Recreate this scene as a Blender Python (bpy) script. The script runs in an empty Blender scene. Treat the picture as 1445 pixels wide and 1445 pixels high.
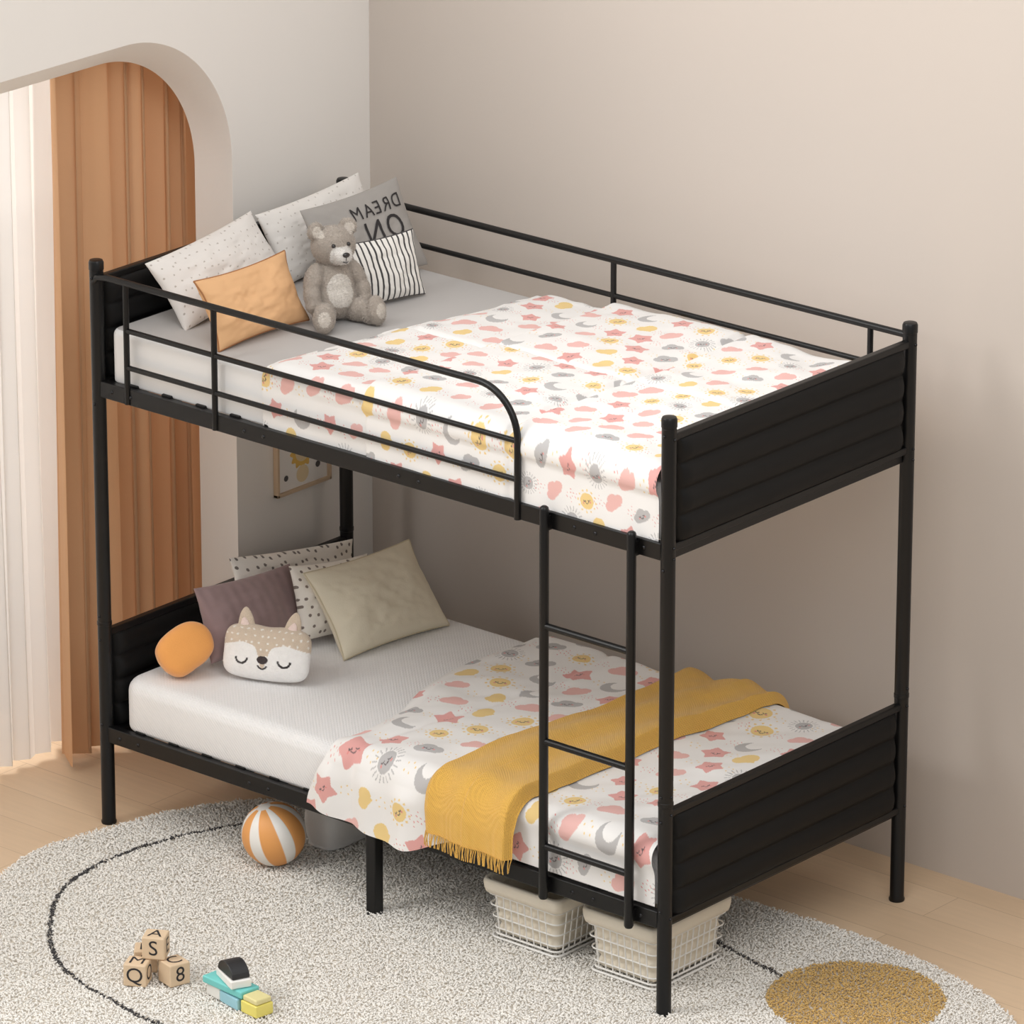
import bpy, bmesh, math, random
import numpy as np
from mathutils import Vector, Matrix
random.seed(7)
RNG=np.random.default_rng(11)
scene=bpy.context.scene
try:
    scene.view_settings.view_transform='Standard'
    scene.view_settings.look='None'
except Exception: pass

def lin(c):
    c=np.asarray(c,dtype=float)/255.0
    return np.where(c<=0.04045,c/12.92,((c+0.055)/1.055)**2.4)
def L4(c): return (*[float(x) for x in lin(c)],1.0)

# ------------------------------------------------------------ materials
def mat(name,col,rough=0.6,metal=0.0,bump=0.0,bscale=80.0,var=0.0,vscale=6.0,attr=False,sheen=0.0,coat=0.0,trans=0.0,weave=None,bdist=0.002,spec=0.5):
    m=bpy.data.materials.new(name); m.use_nodes=True
    nt=m.node_tree; b=nt.nodes['Principled BSDF']
    b.inputs['Roughness'].default_value=rough; b.inputs['Metallic'].default_value=metal
    b.inputs['Specular IOR Level'].default_value=spec
    if sheen: b.inputs['Sheen Weight'].default_value=sheen
    if coat: b.inputs['Coat Weight'].default_value=coat
    tc=nt.nodes.new('ShaderNodeTexCoord')
    if attr:
        a=nt.nodes.new('ShaderNodeAttribute'); a.attribute_name='Col'; src=a.outputs['Color']
    else:
        rgb=nt.nodes.new('ShaderNodeRGB'); rgb.outputs[0].default_value=L4(col); src=rgb.outputs[0]
    if var>0:
        n=nt.nodes.new('ShaderNodeTexNoise'); n.inputs['Scale'].default_value=vscale; n.inputs['Detail'].default_value=4
        nt.links.new(tc.outputs['Object'],n.inputs['Vector'])
        mr=nt.nodes.new('ShaderNodeMapRange'); mr.inputs['To Min'].default_value=1-var; mr.inputs['To Max'].default_value=1+var
        nt.links.new(n.outputs['Fac'],mr.inputs['Value'])
        vm=nt.nodes.new('ShaderNodeVectorMath'); vm.operation='SCALE'
        nt.links.new(src,vm.inputs[0]); nt.links.new(mr.outputs[0],vm.inputs['Scale']); src=vm.outputs[0]
    nt.links.new(src,b.inputs['Base Color'])
    if bump>0:
        if weave:
            w=nt.nodes.new('ShaderNodeTexWave'); w.inputs['Scale'].default_value=weave; w.inputs['Distortion'].default_value=0.4
            w.bands_direction='DIAGONAL'
            w2=nt.nodes.new('ShaderNodeTexWave'); w2.inputs['Scale'].default_value=weave; w2.bands_direction='Y'
            nt.links.new(tc.outputs['Object'],w.inputs['Vector']); nt.links.new(tc.outputs['Object'],w2.inputs['Vector'])
            mx=nt.nodes.new('ShaderNodeMath'); mx.operation='ADD'
            nt.links.new(w.outputs['Fac'],mx.inputs[0]); nt.links.new(w2.outputs['Fac'],mx.inputs[1]); h=mx.outputs[0]
        else:
            n=nt.nodes.new('ShaderNodeTexNoise'); n.inputs['Scale'].default_value=bscale; n.inputs['Detail'].default_value=3
            nt.links.new(tc.outputs['Object'],n.inputs['Vector']); h=n.outputs['Fac']
        bp=nt.nodes.new('ShaderNodeBump'); bp.inputs['Strength'].default_value=bump; bp.inputs['Distance'].default_value=bdist
        nt.links.new(h,bp.inputs['Height']); nt.links.new(bp.outputs[0],b.inputs['Normal'])
    if trans>0:
        out=nt.nodes['Material Output']; t=nt.nodes.new('ShaderNodeBsdfTranslucent'); nt.links.new(src,t.inputs['Color'])
        ms=nt.nodes.new('ShaderNodeMixShader'); ms.inputs[0].default_value=trans
        nt.links.new(b.outputs[0],ms.inputs[1]); nt.links.new(t.outputs[0],ms.inputs[2]); nt.links.new(ms.outputs[0],out.inputs['Surface'])
    return m

M_black=mat('black_metal',(13,13,14),0.36,0.0,0.05,300,spec=.4)
M_uph=mat('black_upholstery',(9,9,10),0.6,0,0.12,500,bdist=0.0006,spec=.3)
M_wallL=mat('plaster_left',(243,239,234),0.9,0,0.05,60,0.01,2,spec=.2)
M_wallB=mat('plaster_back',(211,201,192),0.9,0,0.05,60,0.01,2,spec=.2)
M_white=mat('mattress_fabric',(243,242,241),0.85,0,0.25,350,0.01,5,sheen=0.2,bdist=0.001)
M_weave=mat('mattress_weave',(243,242,242),0.85,0,0.5,weave=55,sheen=0.2,bdist=0.0015)
M_greysheet=mat('grey_sheet',(192,189,187),0.9,0,0.2,400,0.015,4,bdist=0.001)
M_attr_cloth=mat('printed_cotton',(255,255,255),0.85,0,0.15,500,attr=True,sheen=0.1,bdist=0.0006)
M_attr=mat('painted_toy',(255,255,255),0.45,attr=True)
M_attr_plush=mat('plush',(255,255,255),0.95,0,0.8,260,0.08,60,attr=True,sheen=0.4,bdist=0.004)
M_fur=mat('bear_fur',(255,255,255),0.95,0,0,attr=True,sheen=0.3)
M_rug=mat('rug_wool',(255,255,255),1.0,0,0,attr=True,sheen=0.4,spec=.1)
M_tan=mat('tan_curtain',(222,178,138),0.9,0,0.1,300,0.03,3,trans=0.15)
M_sheer=mat('sheer_curtain',(238,235,232),0.9,0,0.05,300,trans=0.5)
M_throw=mat('mustard_wool',(232,182,86),0.95,0,0.6,weave=75,var=0.04,vscale=40,sheen=0.2,bdist=0.002)
M_wire=mat('basket_wire',(244,242,238),0.4)
M_liner=mat('basket_liner',(236,227,210),0.9,0,0.3,200,bdist=0.002)
M_wood=mat('block_wood',(226,200,168),0.6,0,0.05,100,0.05,20)
M_dark=mat('dark_print',(45,42,44),0.7)
M_tgrey=mat('text_grey',(90,88,88),0.8)
M_silver=mat('bolt_steel',(60,60,62),0.3,1.0)

def floor_mat():
    m=bpy.data.materials.new('oak_floor'); m.use_nodes=True; nt=m.node_tree; b=nt.nodes['Principled BSDF']
    b.inputs['Roughness'].default_value=0.42
    tc=nt.nodes.new('ShaderNodeTexCoord')
    br=nt.nodes.new('ShaderNodeTexBrick'); br.inputs['Scale'].default_value=1.0
    br.inputs['Brick Width'].default_value=1.3; br.inputs['Row Height'].default_value=0.16; br.inputs['Mortar Size'].default_value=0.0012
    br.inputs['Color1'].default_value=L4((226,199,168)); br.inputs['Color2'].default_value=L4((217,189,157)); br.inputs['Mortar'].default_value=L4((192,164,134))
    br.offset=0.37
    nt.links.new(tc.outputs['Object'],br.inputs['Vector'])
    mp=nt.nodes.new('ShaderNodeMapping'); mp.inputs['Scale'].default_value=(1.5,22,1); nt.links.new(tc.outputs['Object'],mp.inputs['Vector'])
    n=nt.nodes.new('ShaderNodeTexNoise'); n.inputs['Scale'].default_value=3; n.inputs['Detail'].default_value=6; nt.links.new(mp.outputs[0],n.inputs['Vector'])
    mr=nt.nodes.new('ShaderNodeMapRange'); mr.inputs['To Min'].default_value=0.92; mr.inputs['To Max'].default_value=1.08; nt.links.new(n.outputs['Fac'],mr.inputs['Value'])
    vm=nt.nodes.new('ShaderNodeVectorMath'); vm.operation='SCALE'; nt.links.new(br.outputs['Color'],vm.inputs[0]); nt.links.new(mr.outputs[0],vm.inputs['Scale'])
    nt.links.new(vm.outputs[0],b.inputs['Base Color'])
    return m
M_floor=floor_mat()

# ------------------------------------------------------------ mesh helpers
def link(ob,parent=None):
    bpy.context.collection.objects.link(ob)
    if parent is not None: ob.parent=parent
    return ob
def empty(name):
    e=bpy.data.objects.new(name,None); e.empty_display_size=0.1
    bpy.context.collection.objects.link(e); return e
def setcol(me,cols):
    cols=np.asarray(cols,dtype=np.float32)
    a=me.color_attributes.new('Col','FLOAT_COLOR','POINT')
    arr=np.ones((len(me.vertices),4),dtype=np.float32); arr[:,:3]=cols
    a.data.foreach_set('color',arr.ravel())
def fast(name,V,F,m,smooth=True,parent=None,cols=None):
    V=np.asarray(V,dtype=np.float32); F=np.asarray(F,dtype=np.int32); k=F.shape[1]
    me=bpy.data.meshes.new(name); me.vertices.add(len(V)); me.vertices.foreach_set('co',V.ravel())
    me.loops.add(F.size); me.loops.foreach_set('vertex_index',F.ravel())
    me.polygons.add(len(F)); me.polygons.foreach_set('loop_start',np.arange(0,F.size,k,dtype=np.int32))
    me.update(calc_edges=True); me.validate()
    me.polygons.foreach_set('use_smooth',np.full(len(me.polygons),smooth)); 
    if cols is not None: setcol(me,cols)
    me.materials.append(m); me.update()
    return link(bpy.data.objects.new(name,me),parent)
def gridfaces(nu,nv,closed=False):
    i=np.arange(nu-1)[:,None]; j=np.arange(nv-1 if not closed else nv)[None,:]
    a=i*nv+j; b=i*nv+(j+1)%nv; c=(i+1)*nv+(j+1)%nv; d=(i+1)*nv+j
    return np.stack([a+0*j,d+0*j,c,b],-1).reshape(-1,4)
def grid(name,P,m,parent=None,cols=None,closed=False,smooth=True):
    nu,nv=P.shape[:2]
    return fast(name,P.reshape(-1,3),gridfaces(nu,nv,closed),m,smooth,parent,None if cols is None else cols.reshape(-1,3))
class Acc:
    def __init__(s): s.v=[]; s.f=[]
    def tube(s,pts,r,seg=10,closed=False,cap=True):
        pts=[Vector(p) for p in pts]; n=len(pts); base=len(s.v)
        tans=[]
        for i in range(n):
            a=pts[(i-1)%n] if (closed or i>0) else pts[0]; b=pts[(i+1)%n] if (closed or i<n-1) else pts[-1]
            tans.append((b-a).normalized())
        t=tans[0]; up=Vector((0,0,1)) if abs(t.z)<0.9 else Vector((1,0,0)); nrm=t.cross(up).normalized()
        rr=r if isinstance(r,(list,tuple)) else [r]*n
        for i in range(n):
            t=tans[i]; nrm=(nrm-t*nrm.dot(t)).normalized(); bi=t.cross(nrm)
            for k in range(seg):
                a=2*math.pi*k/seg; s.v.append(pts[i]+(nrm*math.cos(a)+bi*math.sin(a))*rr[i])
        m=n if closed else n-1
        for i in range(m):
            for k in range(seg):
                a=base+i*seg+k; b=base+i*seg+(k+1)%seg; j=(i+1)%n
                s.f.append((a,b,base+j*seg+(k+1)%seg,base+j*seg+k))
        if cap and not closed:
            s.f.append(tuple(base+k for k in range(seg))[::-1]); s.f.append(tuple(base+(n-1)*seg+k for k in range(seg)))
    def box(s,lo,hi,M=None):
        b=len(s.v)
        for z in (lo[2],hi[2]):
            for y in (lo[1],hi[1]):
                for x in (lo[0],hi[0]):
                    p=Vector((x,y,z)); s.v.append(M@p if M else p)
        for f in ((0,2,3,1),(4,5,7,6),(0,1,5,4),(2,6,7,3),(0,4,6,2),(1,3,7,5)): s.f.append(tuple(b+i for i in f))
    def ball(s,c,r,nu=8,nv=12,sc=(1,1,1)):
        b=len(s.v); c=Vector(c)
        for i in range(nu+1):
            th=math.pi*i/nu
            for k in range(nv):
                ph=2*math.pi*k/nv
                s.v.append(c+Vector((math.sin(th)*math.cos(ph)*sc[0],math.sin(th)*math.sin(ph)*sc[1],math.cos(th)*sc[2]))*r)
        for i in range(nu):
            for k in range(nv):
                s.f.append((b+i*nv+k,b+(i+1)*nv+k,b+(i+1)*nv+(k+1)%nv,b+i*nv+(k+1)%nv))
    def obj(s,name,m,parent=None,bevel=0,smooth=True,angle=40):
        me=bpy.data.meshes.new(name); me.from_pydata([tuple(v) for v in s.v],[],s.f); me.validate(); me.materials.append(m)
        for p in me.polygons: p.use_smooth=smooth
        ob=link(bpy.data.objects.new(name,me),parent)
        if bevel:
            md=ob.modifiers.new('bev','BEVEL'); md.width=bevel; md.segments=3; md.limit_method='ANGLE'; md.angle_limit=math.radians(50)
        if smooth:
            try: me.set_sharp_from_angle(angle=math.radians(angle))
            except Exception: pass
        return ob
def vnoise(x,y,seed):
    r=np.random.default_rng(seed); T=r.random((64,64))
    xi=np.floor(x).astype(int); yi=np.floor(y).astype(int); fx=x-xi; fy=y-yi
    fx=fx*fx*(3-2*fx); fy=fy*fy*(3-2*fy)
    g=lambda a,b:T[a%64,b%64]
    return (g(xi,yi)*(1-fx)+g(xi+1,yi)*fx)*(1-fy)+(g(xi,yi+1)*(1-fx)+g(xi+1,yi+1)*fx)*fy-0.5
def fbm(x,y,seed,o=3):
    s=0; a=1
    for k in range(o): s=s+a*vnoise(x*2**k+7.3*k,y*2**k+3.1*k,seed+k); a*=0.5
    return s
def sstep(a,b,x):
    t=np.clip((x-a)/(b-a),0,1); return t*t*(3-2*t)

# ------------------------------------------------------------ room
def simple(name,lo,hi,m,bevel=0,parent=None):
    a=Acc(); a.box(lo,hi); return a.obj(name,m,parent,bevel,smooth=False)
simple('floor',(-3,-3.5,-0.05),(5.2,1.4,0),M_floor)
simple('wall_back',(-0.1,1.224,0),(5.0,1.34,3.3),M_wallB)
def wall_left():
    def outline(zt,R):
        pts=[(-1.8,0),(-1.35,0)]; y0,y1=-1.35,0.65
        for k in range(33):
            a=math.pi-k*math.pi/2/32; pts.append((y0+R+R*math.cos(a),zt-R+R*math.sin(a)))
        for k in range(33):
            a=math.pi/2-k*math.pi/2/32; pts.append((y1-R+R*math.cos(a),zt-R+R*math.sin(a)))
        return pts+[(0.65,0),(1.34,0),(1.34,3.3),(-1.8,3.3)]
    A=outline(2.18,.42); B=outline(2.09,.37)
    n=len(A); v=[(-0.1,y,z) for y,z in A]+[(-0.245,y,z) for y,z in B]
    f=[tuple(range(n)),tuple(range(2*n-1,n-1,-1))]+[(i,i+n,(i+1)%n+n,(i+1)%n) for i in range(n)]
    me=bpy.data.meshes.new('wall_left'); me.from_pydata(v,[],f); me.materials.append(M_wallL)
    bm=bmesh.new(); bm.from_mesh(me); bmesh.ops.recalc_face_normals(bm,faces=bm.faces); bm.to_mesh(me); bm.free()
    ob=link(bpy.data.objects.new('wall_left',me))
    md=ob.modifiers.new('bev','BEVEL'); md.width=0.006; md.segments=2; md.limit_method='ANGLE'; md.angle_limit=math.radians(60)
wall_left()
# window bay behind the arch
a=Acc()
a.box((-1.0,-1.8,0),(-0.9,1.34,0.25)); a.box((-1.0,-1.8,2.5),(-0.9,1.34,3.3)); a.box((-1.0,0.75,0.25),(-0.9,1.34,2.5)); a.box((-1.0,-1.8,0.25),(-0.9,-1.3,2.5))
a.box((-0.9,1.2,0),(-0.245,1.34,3.3))
a.obj('wall_window',M_wallL,smooth=False)
a=Acc()
for y in (-1.3,-0.3,0.7): a.box((-0.98,y,0.25),(-0.93,y+0.05,2.5))
for z in (0.25,1.6,2.45): a.box((-0.98,-1.3,z),(-0.93,0.75,z+0.05))
a.obj('window_1',M_wallL,smooth=False)
def curtain(name,x,y0,y1,n,amp,m,z0,z1,seed,pw=1.0,flow=.35):
    ns=int((y1-y0)/0.003); nz=50
    t=np.linspace(0,1,ns)[:,None]; z=np.linspace(0,1,nz)[None,:]
    ph=2*np.pi*n*(t+0.022*np.sin(11*t+seed)+.012*np.sin(27*t+2*seed))+flow*np.sin(2.6*z+seed+9*t)*(1-z)*2
    w=np.sin(ph); w=np.sign(w)*np.abs(w)**pw
    A=amp*(0.75+0.35*np.sin(7.3*t*n/3+seed+1.5*z))
    X=x+A*w*(0.8+0.3*(1-z))+0.008*np.sin(3.1*t*n+2*z+seed)
    Y=y0+(y1-y0)*t+0.30*amp*np.sin(2*ph)+0*z
    Z=z0+(z1-z0)*z+0*t
    return grid(name,np.stack([X+0*Z,Y+0*Z,Z],-1),m)
curtain('tan_curtain',-0.38,0.20,0.98,9,0.044,M_tan,0.02,2.75,1,.85,.2)
curtain('sheer_curtain',-0.475,-1.25,0.36,15,0.024,M_sheer,0.02,2.75,4,1.0,.6)
a=Acc(); a.tube([(-0.38,-1.5,2.78),(-0.38,1.18,2.78)],0.014); a.tube([(-0.475,-1.5,2.78),(-0.475,1.18,2.78)],0.010); a.obj('curtain_rod',M_black)

# picture on left wall
pic=empty('framed_picture')
a=Acc()
y0,y1,z0,z1=0.80,1.03,0.722,1.03; x=-0.1
for lo,hi in (((x,y0,z0),(x+.018,y1,z0+.010)),((x,y0,z1-.010),(x+.018,y1,z1)),((x,y0,z0),(x+.018,y0+.010,z1)),((x,y1-.010,z0),(x+.018,y1,z1))): a.box(lo,hi)
a.obj('frame',mat('pale_oak',(214,188,158),0.5,var=0.05,vscale=30),pic,0.002,False)
simple('print',(x,y0+.008,z0+.008),(x+.008,y1-.008,z1-.008),mat('print_paper',(246,243,239),0.8,var=0.01),parent=pic)
def disc(acc,cy,cz,r,x,n=24,pet=0,amp=0):
    b=len(acc.v); acc.v.append(Vector((x,cy,cz)))
    for k in range(n):
        t=2*math.pi*k/n; q=r*(1+amp*math.cos(pet*t)); acc.v.append(Vector((x,cy+q*math.cos(t),cz+q*math.sin(t))))
    for k in range(n): acc.f.append((b,b+1+k,b+1+(k+1)%n))
a=Acc(); disc(a,.915,.835,.047,x+.0085,72,12,.12); a.obj('lion_mane',mat('print_yellow',(236,196,104),0.8),pic)
a=Acc(); disc(a,.915,.835,.030,x+.009,24); disc(a,.915,.768,.026,x+.0088,24); a.obj('lion_face',mat('print_tan',(238,218,178),0.8),pic)
a=Acc(); disc(a,.903,.842,.004,x+.0095,12); disc(a,.927,.842,.004,x+.0095,12); disc(a,.915,.828,.006,x+.0095,12); disc(a,.85,.90,.010,x+.009,12);disc(a,.98,.78,.010,x+.009,12);disc(a,.985,.90,.012,x+.009,12);disc(a,.845,.77,.009,x+.009,12); a.obj('lion_features',M_tgrey,pic)

# ------------------------------------------------------------ bunk bed
bed=empty('bunk_bed'); Lx,W,H=2.0,1.0,1.65
a=Acc()
for (x,y) in ((0,0),(Lx,0),(Lx,W),(0,W)):
    a.tube([(x,y,0.0),(x,y,0.006),(x,y,.012),(x,y,.592),(x,y,.593),(x,y,.603),(x,y,.604),(x,y,H-.032),(x,y,H-.031),(x,y,H-.029),(x,y,H-.028),(x,y,H-.008),(x,y,H-.002),(x,y,H)],
           [.021,.022,.0195,.0195,.0208,.0208,.0195,.0195,.0185,.0185,.0208,.0208,.018,.010],24)
a.obj('posts',M_black,bed)
# long rails
a=Acc()
for z0,z1 in ((1.262,1.308),(.248,.294)):
    for y in (-.012,W-.012):
        a.box((.015,y,z0),(Lx-.015,y+.024,z1))
    a.box((.0,.02,z0+.0),(.03,W-.02,z1-.01)); a.box((Lx-.03,.02,z0),(Lx,W-.02,z1-.01))
    a.box((.02,W/2-.015,z0-.01),(Lx-.02,W/2+.015,z0+.018))
    for k in range(15):
        x=.12+k*1.76/14
        a.box((x-.022,.01,z1-.018),(x+.022,W-.01,z1-.008))
        a.box((x-.018,.006,z1-.012),(x+.018,.02,z1+.006))
a.obj('rails_and_slats',M_black,bed,0.003,False)
a=Acc()
for y in (0.0,W/2,W): a.box((.978,y-.017,0),(1.012,y+.017,.255))
a.box((.975,-.02,0),(1.015,.02,.012))
a.obj('middle_legs',M_black,bed,0.003,False)
# end panels
def channel_panel(name,x0,z0,z1):
    n=4; nz=64; ny=60; ys=np.linspace(.026,W-.026,ny); zs=np.linspace(z0,z1,nz)
    t=(zs-z0)/(z1-z0)*n; fr=t-np.floor(np.minimum(t,n-1e-6)); b=0.005+0.018*np.clip(4*fr*(1-fr),0,1)**0.55
    edge=np.minimum(1,np.minimum(ys-ys[0],ys[-1]-ys)/0.03)**0.5
    Yg,Zg=np.meshgrid(ys,zs,indexing='ij'); B=np.maximum(b[None,:]*edge[:,None],0.0)
    B=B+0.0014*fbm(Yg*9,Zg*30,5,2)*(edge[:,None])
    P1=np.stack([x0+B,Yg,Zg],-1)[::-1]; P2=np.stack([x0-B,Yg,Zg],-1)
    P=np.concatenate([P1,P2],0)
    return grid(name,P,M_uph,bed)
for nm,x0,z0,z1 in (('end_panel_foot_upper',Lx,1.305,1.585),('end_panel_head_upper',0,1.305,1.585),('end_panel_foot_lower',Lx,.275,.56),('end_panel_head_lower',0,.275,.56)):
    channel_panel(nm,x0,z0,z1)
a=Acc()
for x in (0,Lx):
    for z in (1.592,1.297,.568,.268):
        a.box((x-.011,.01,z-.010),(x+.011,W-.01,z+.010))
a.obj('end_panel_bars',M_black,bed,0.004,False)
# front guard
def arc(c,r,a0,a1,n=10,y=0):
    return [(c[0]+r*math.cos(a0+(a1-a0)*i/n),y,c[1]+r*math.sin(a0+(a1-a0)*i/n)) for i in range(n+1)]
a=Acc(); gy=-.012
a.tube([(.0,gy,1.585),(.015,gy,1.605),(.05,gy,1.61)]+[(x,gy,1.61) for x in np.linspace(.1,1.36,8)]+arc((1.375,1.475),.135,math.pi/2,0,12,y=gy)+[(1.51,gy,1.40),(1.51,gy,1.262)],.0095,12)
for z in (1.475,1.37): a.tube([(.12,gy,z),(1.51,gy,z)],.0075,10)
for x in (.12,.445): a.tube([(x,gy,1.265),(x,gy,1.61)],.0085,10)
a.tube([(0,W,1.612),(Lx,W,1.612)],.0095,12); a.tube([(.0,W,1.51),(Lx,W,1.51)],.0075,10)
for x in (.99,1.87,.12): a.tube([(x,W,1.30),(x,W,1.612)],.0085,10)
a.obj('guard_rails',M_black,bed)
# ladder
a=Acc(); ly=-.030
for x in (1.615,1.905):
    a.tube([(x,ly,.235),(x,ly,.24),(x,ly,1.318),(x,ly,1.325),(x,ly,1.329)],[.010,.0125,.0125,.011,.006],14)
    a.box((x-.010,ly+.004,1.262),(x+.010,.0,1.30)); a.box((x-.010,ly+.004,.252),(x+.010,.0,.285))
for z in (1.0,.68,.385): a.tube([(1.615,ly,z),(1.905,ly,z)],.0095,12)
a.obj('ladder',M_black,bed)
a=Acc()
for z in (1.285,.27):
    for x in (.06,.13,.55,.62,1.1,1.17,1.7,1.77,1.93): a.ball((x,-.0125,z),.0055,6,10,(1,.6,1))
for x in (0,Lx):
    for z in (.55,.62,1.24,.30,1.6): a.ball((x,-.0195,z),.0045,6,10)
for z in (1.59,1.30,.57,.28,1.27,.62): a.ball((Lx+.0195,0,z),.0045,6,10); a.ball((Lx+.0195,W,z),.0045,6,10)
a.obj('bolts',M_silver,bed)

# mattresses
def mattress(name,lo,hi,r,m_side,m_top):
    me=bpy.data.meshes.new(name); bm=bmesh.new(); bmesh.ops.create_cube(bm,size=1)
    for v in bm.verts: v.co=Vector([(lo[i]+hi[i])/2+v.co[i]*(hi[i]-lo[i]) for i in range(3)])
    ve=[e for e in bm.edges if abs(e.verts[0].co.z-e.verts[1].co.z)>.01]
    bmesh.ops.bevel(bm,geom=ve,offset=r*1.5,segments=8,affect='EDGES',profile=0.5)
    zc=(lo[2]+hi[2])/2
    he=[e for e in bm.edges if abs(e.verts[0].co.z-e.verts[1].co.z)<1e-5 and e.verts[0].co.z>zc and len(e.link_faces)==2 and (abs(e.link_faces[0].normal.z-e.link_faces[1].normal.z)>.5)]
    bmesh.ops.bevel(bm,geom=he,offset=r,segments=6,affect='EDGES',profile=0.5)
    he=[e for e in bm.edges if abs(e.verts[0].co.z-e.verts[1].co.z)<1e-5 and e.verts[0].co.z<zc and len(e.link_faces)==2 and (abs(e.link_faces[0].normal.z-e.link_faces[1].normal.z)>.5)]
    bmesh.ops.bevel(bm,geom=he,offset=r*.4,segments=5,affect='EDGES',profile=0.5)
    bm.normal_update(); bm.to_mesh(me); bm.free(); me.materials.append(m_side); me.materials.append(m_top)
    for p in me.polygons:
        p.use_smooth=True
        if p.normal.z>.8: p.material_index=1
    return link(bpy.data.objects.new(name,me))
mattress('mattress',(.03,.014,1.304),(1.972,.975,1.458),.02,M_white,M_greysheet)
mattress('mattress',(.045,.008,.290),(1.965,.97,.445),.040,M_weave,M_weave)

# ------------------------------------------------------------ print pattern
BASE=lin((243,241,239)); PINK=lin((236,188,182)); CORAL=lin((228,148,142)); YEL=lin((240,210,144)); GREY=lin((190,188,188)); DK=lin((100,90,93))
STAR=lin((230,170,165))
def in_star(p,q,Ro,Ri):
    r=np.hypot(p,q); th=np.arctan2(p,q); s=2*np.pi/5
    t=np.abs((th+s/2)%s-s/2); x=r*np.cos(t); y=r*np.sin(t)
    ax,ay=Ro,0; bx,by=Ri*math.cos(s/2),Ri*math.sin(s/2)
    return ((bx-ax)*(y-ay)-(by-ay)*(x-ax))>0
def face(p,q,k):
    out=[]
    for sx in (-1,1):
        d=np.hypot(p-sx*.2*k,q-.08*k); out.append(((np.abs(d-.09*k)<.035*k)&(q<.08*k),DK))
        out.append((np.hypot(p-sx*.33*k,q+.1*k)<.07*k,CORAL))
    d=np.hypot(p,q+.02*k); out.append(((np.abs(d-.15*k)<.035*k)&(q<-.08*k),DK))
    return out
def motif(kind,p,q):
    r=np.hypot(p,q); th=np.arctan2(q,p)
    if kind=='star': return [(in_star(p,q,.92,.58)&(r<.86),STAR)]+face(p,q,.8)
    if kind in('cloud','gcloud'):
        c=PINK if kind=='cloud' else GREY
        m=(np.hypot(p+.45,q+.05)<.38)|(np.hypot(p,q-.15)<.48)|(np.hypot(p-.5,q+.0)<.36)|((np.abs(p)<.5)&(np.abs(q+.22)<.21))
        return [(m,c)]+(face(p,q,.9) if kind=='gcloud' else [])
    if kind=='sun':
        k=12; a=(th%(2*np.pi/k))-np.pi/k; dot=np.hypot(r*np.cos(a)-.82,r*np.sin(a))<.08
        return [(r<.62,YEL),(dot,YEL)]+face(p,q,1.0)
    if kind=='gsun':
        k=20; a=(th%(2*np.pi/k))-np.pi/k; ray=(np.abs(r*np.sin(a))<.03)&(r>.6)&(r<.95)
        return [(r<.52,GREY),(ray,GREY)]+face(p,q,.9)
    if kind=='moon': return [((r<.8)&(np.hypot(p-.38,q-.2)>.6),GREY)]
    if kind=='ymoon':
        m=(np.hypot(p+.3,q+.1)<.42)|(np.hypot(p-.2,q-.15)<.5)|((np.abs(p)<.45)&(np.abs(q+.25)<.22))
        return [(m,YEL)]
    if kind=='rain':
        m=np.zeros_like(p,bool)
        for i,(x,y) in enumerate([(-.6,.3),(-.2,.5),(.2,.2),(.55,.45),(-.4,-.2),(0,-.35),(.45,-.2),(-.7,-.6),(.2,-.75),(.7,-.65)]): m|=(np.abs(p-x)<.04)&(np.abs(q-y)<.1)
        return [(m,CORAL)]
    if kind=='dots':
        m=np.zeros_like(p,bool)
        for x,y in [(-.5,.3),(.1,.5),(.5,.0),(-.3,-.4),(.4,-.6)]: m|=np.hypot(p-x,q-y)<.09
        return [(m,YEL)]
KINDS=['cloud','star','sun','gsun','cloud','moon','ymoon','gcloud','cloud','star','sun']
def paint(X,S,cell,size,seed):
    col=np.empty(X.shape+(3,)); col[:]=BASE; rng=random.Random(seed)
    x0,x1,s0,s1=X.min(),X.max(),S.min(),S.max(); row=0; s=s0
    while s<s1+cell:
        x=x0-(cell/2 if row%2 else 0); k=0
        while x<x1+cell:
            items=[(KINDS[(k*4+row*7+rng.randint(0,2))%len(KINDS)],size*rng.uniform(.85,1.1),0,0)]
            items.append((rng.choice(['rain','dots']),size*.55,cell*.5,cell*.02))
            for kind,sz,ox,oy in items:
                cx=x+ox+rng.uniform(-.09,.09)*cell; cs=s+oy+rng.uniform(-.09,.09)*cell; an=math.radians(42+rng.uniform(-28,28))
                m=(np.abs(X-cx)<sz)&(np.abs(S-cs)<sz)
                if not m.any(): continue
                dx=X[m]-cx; dy=-(S[m]-cs); p=(dx*math.cos(an)+dy*math.sin(an))/(sz/2); q=(-dx*math.sin(an)+dy*math.cos(an))/(sz/2)
                sub=col[m]
                for mm,c in motif(kind,p,q): sub[mm]=c
                col[m]=sub
            x+=cell; k+=1
        s+=cell*.78; row+=1
    return col
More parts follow.
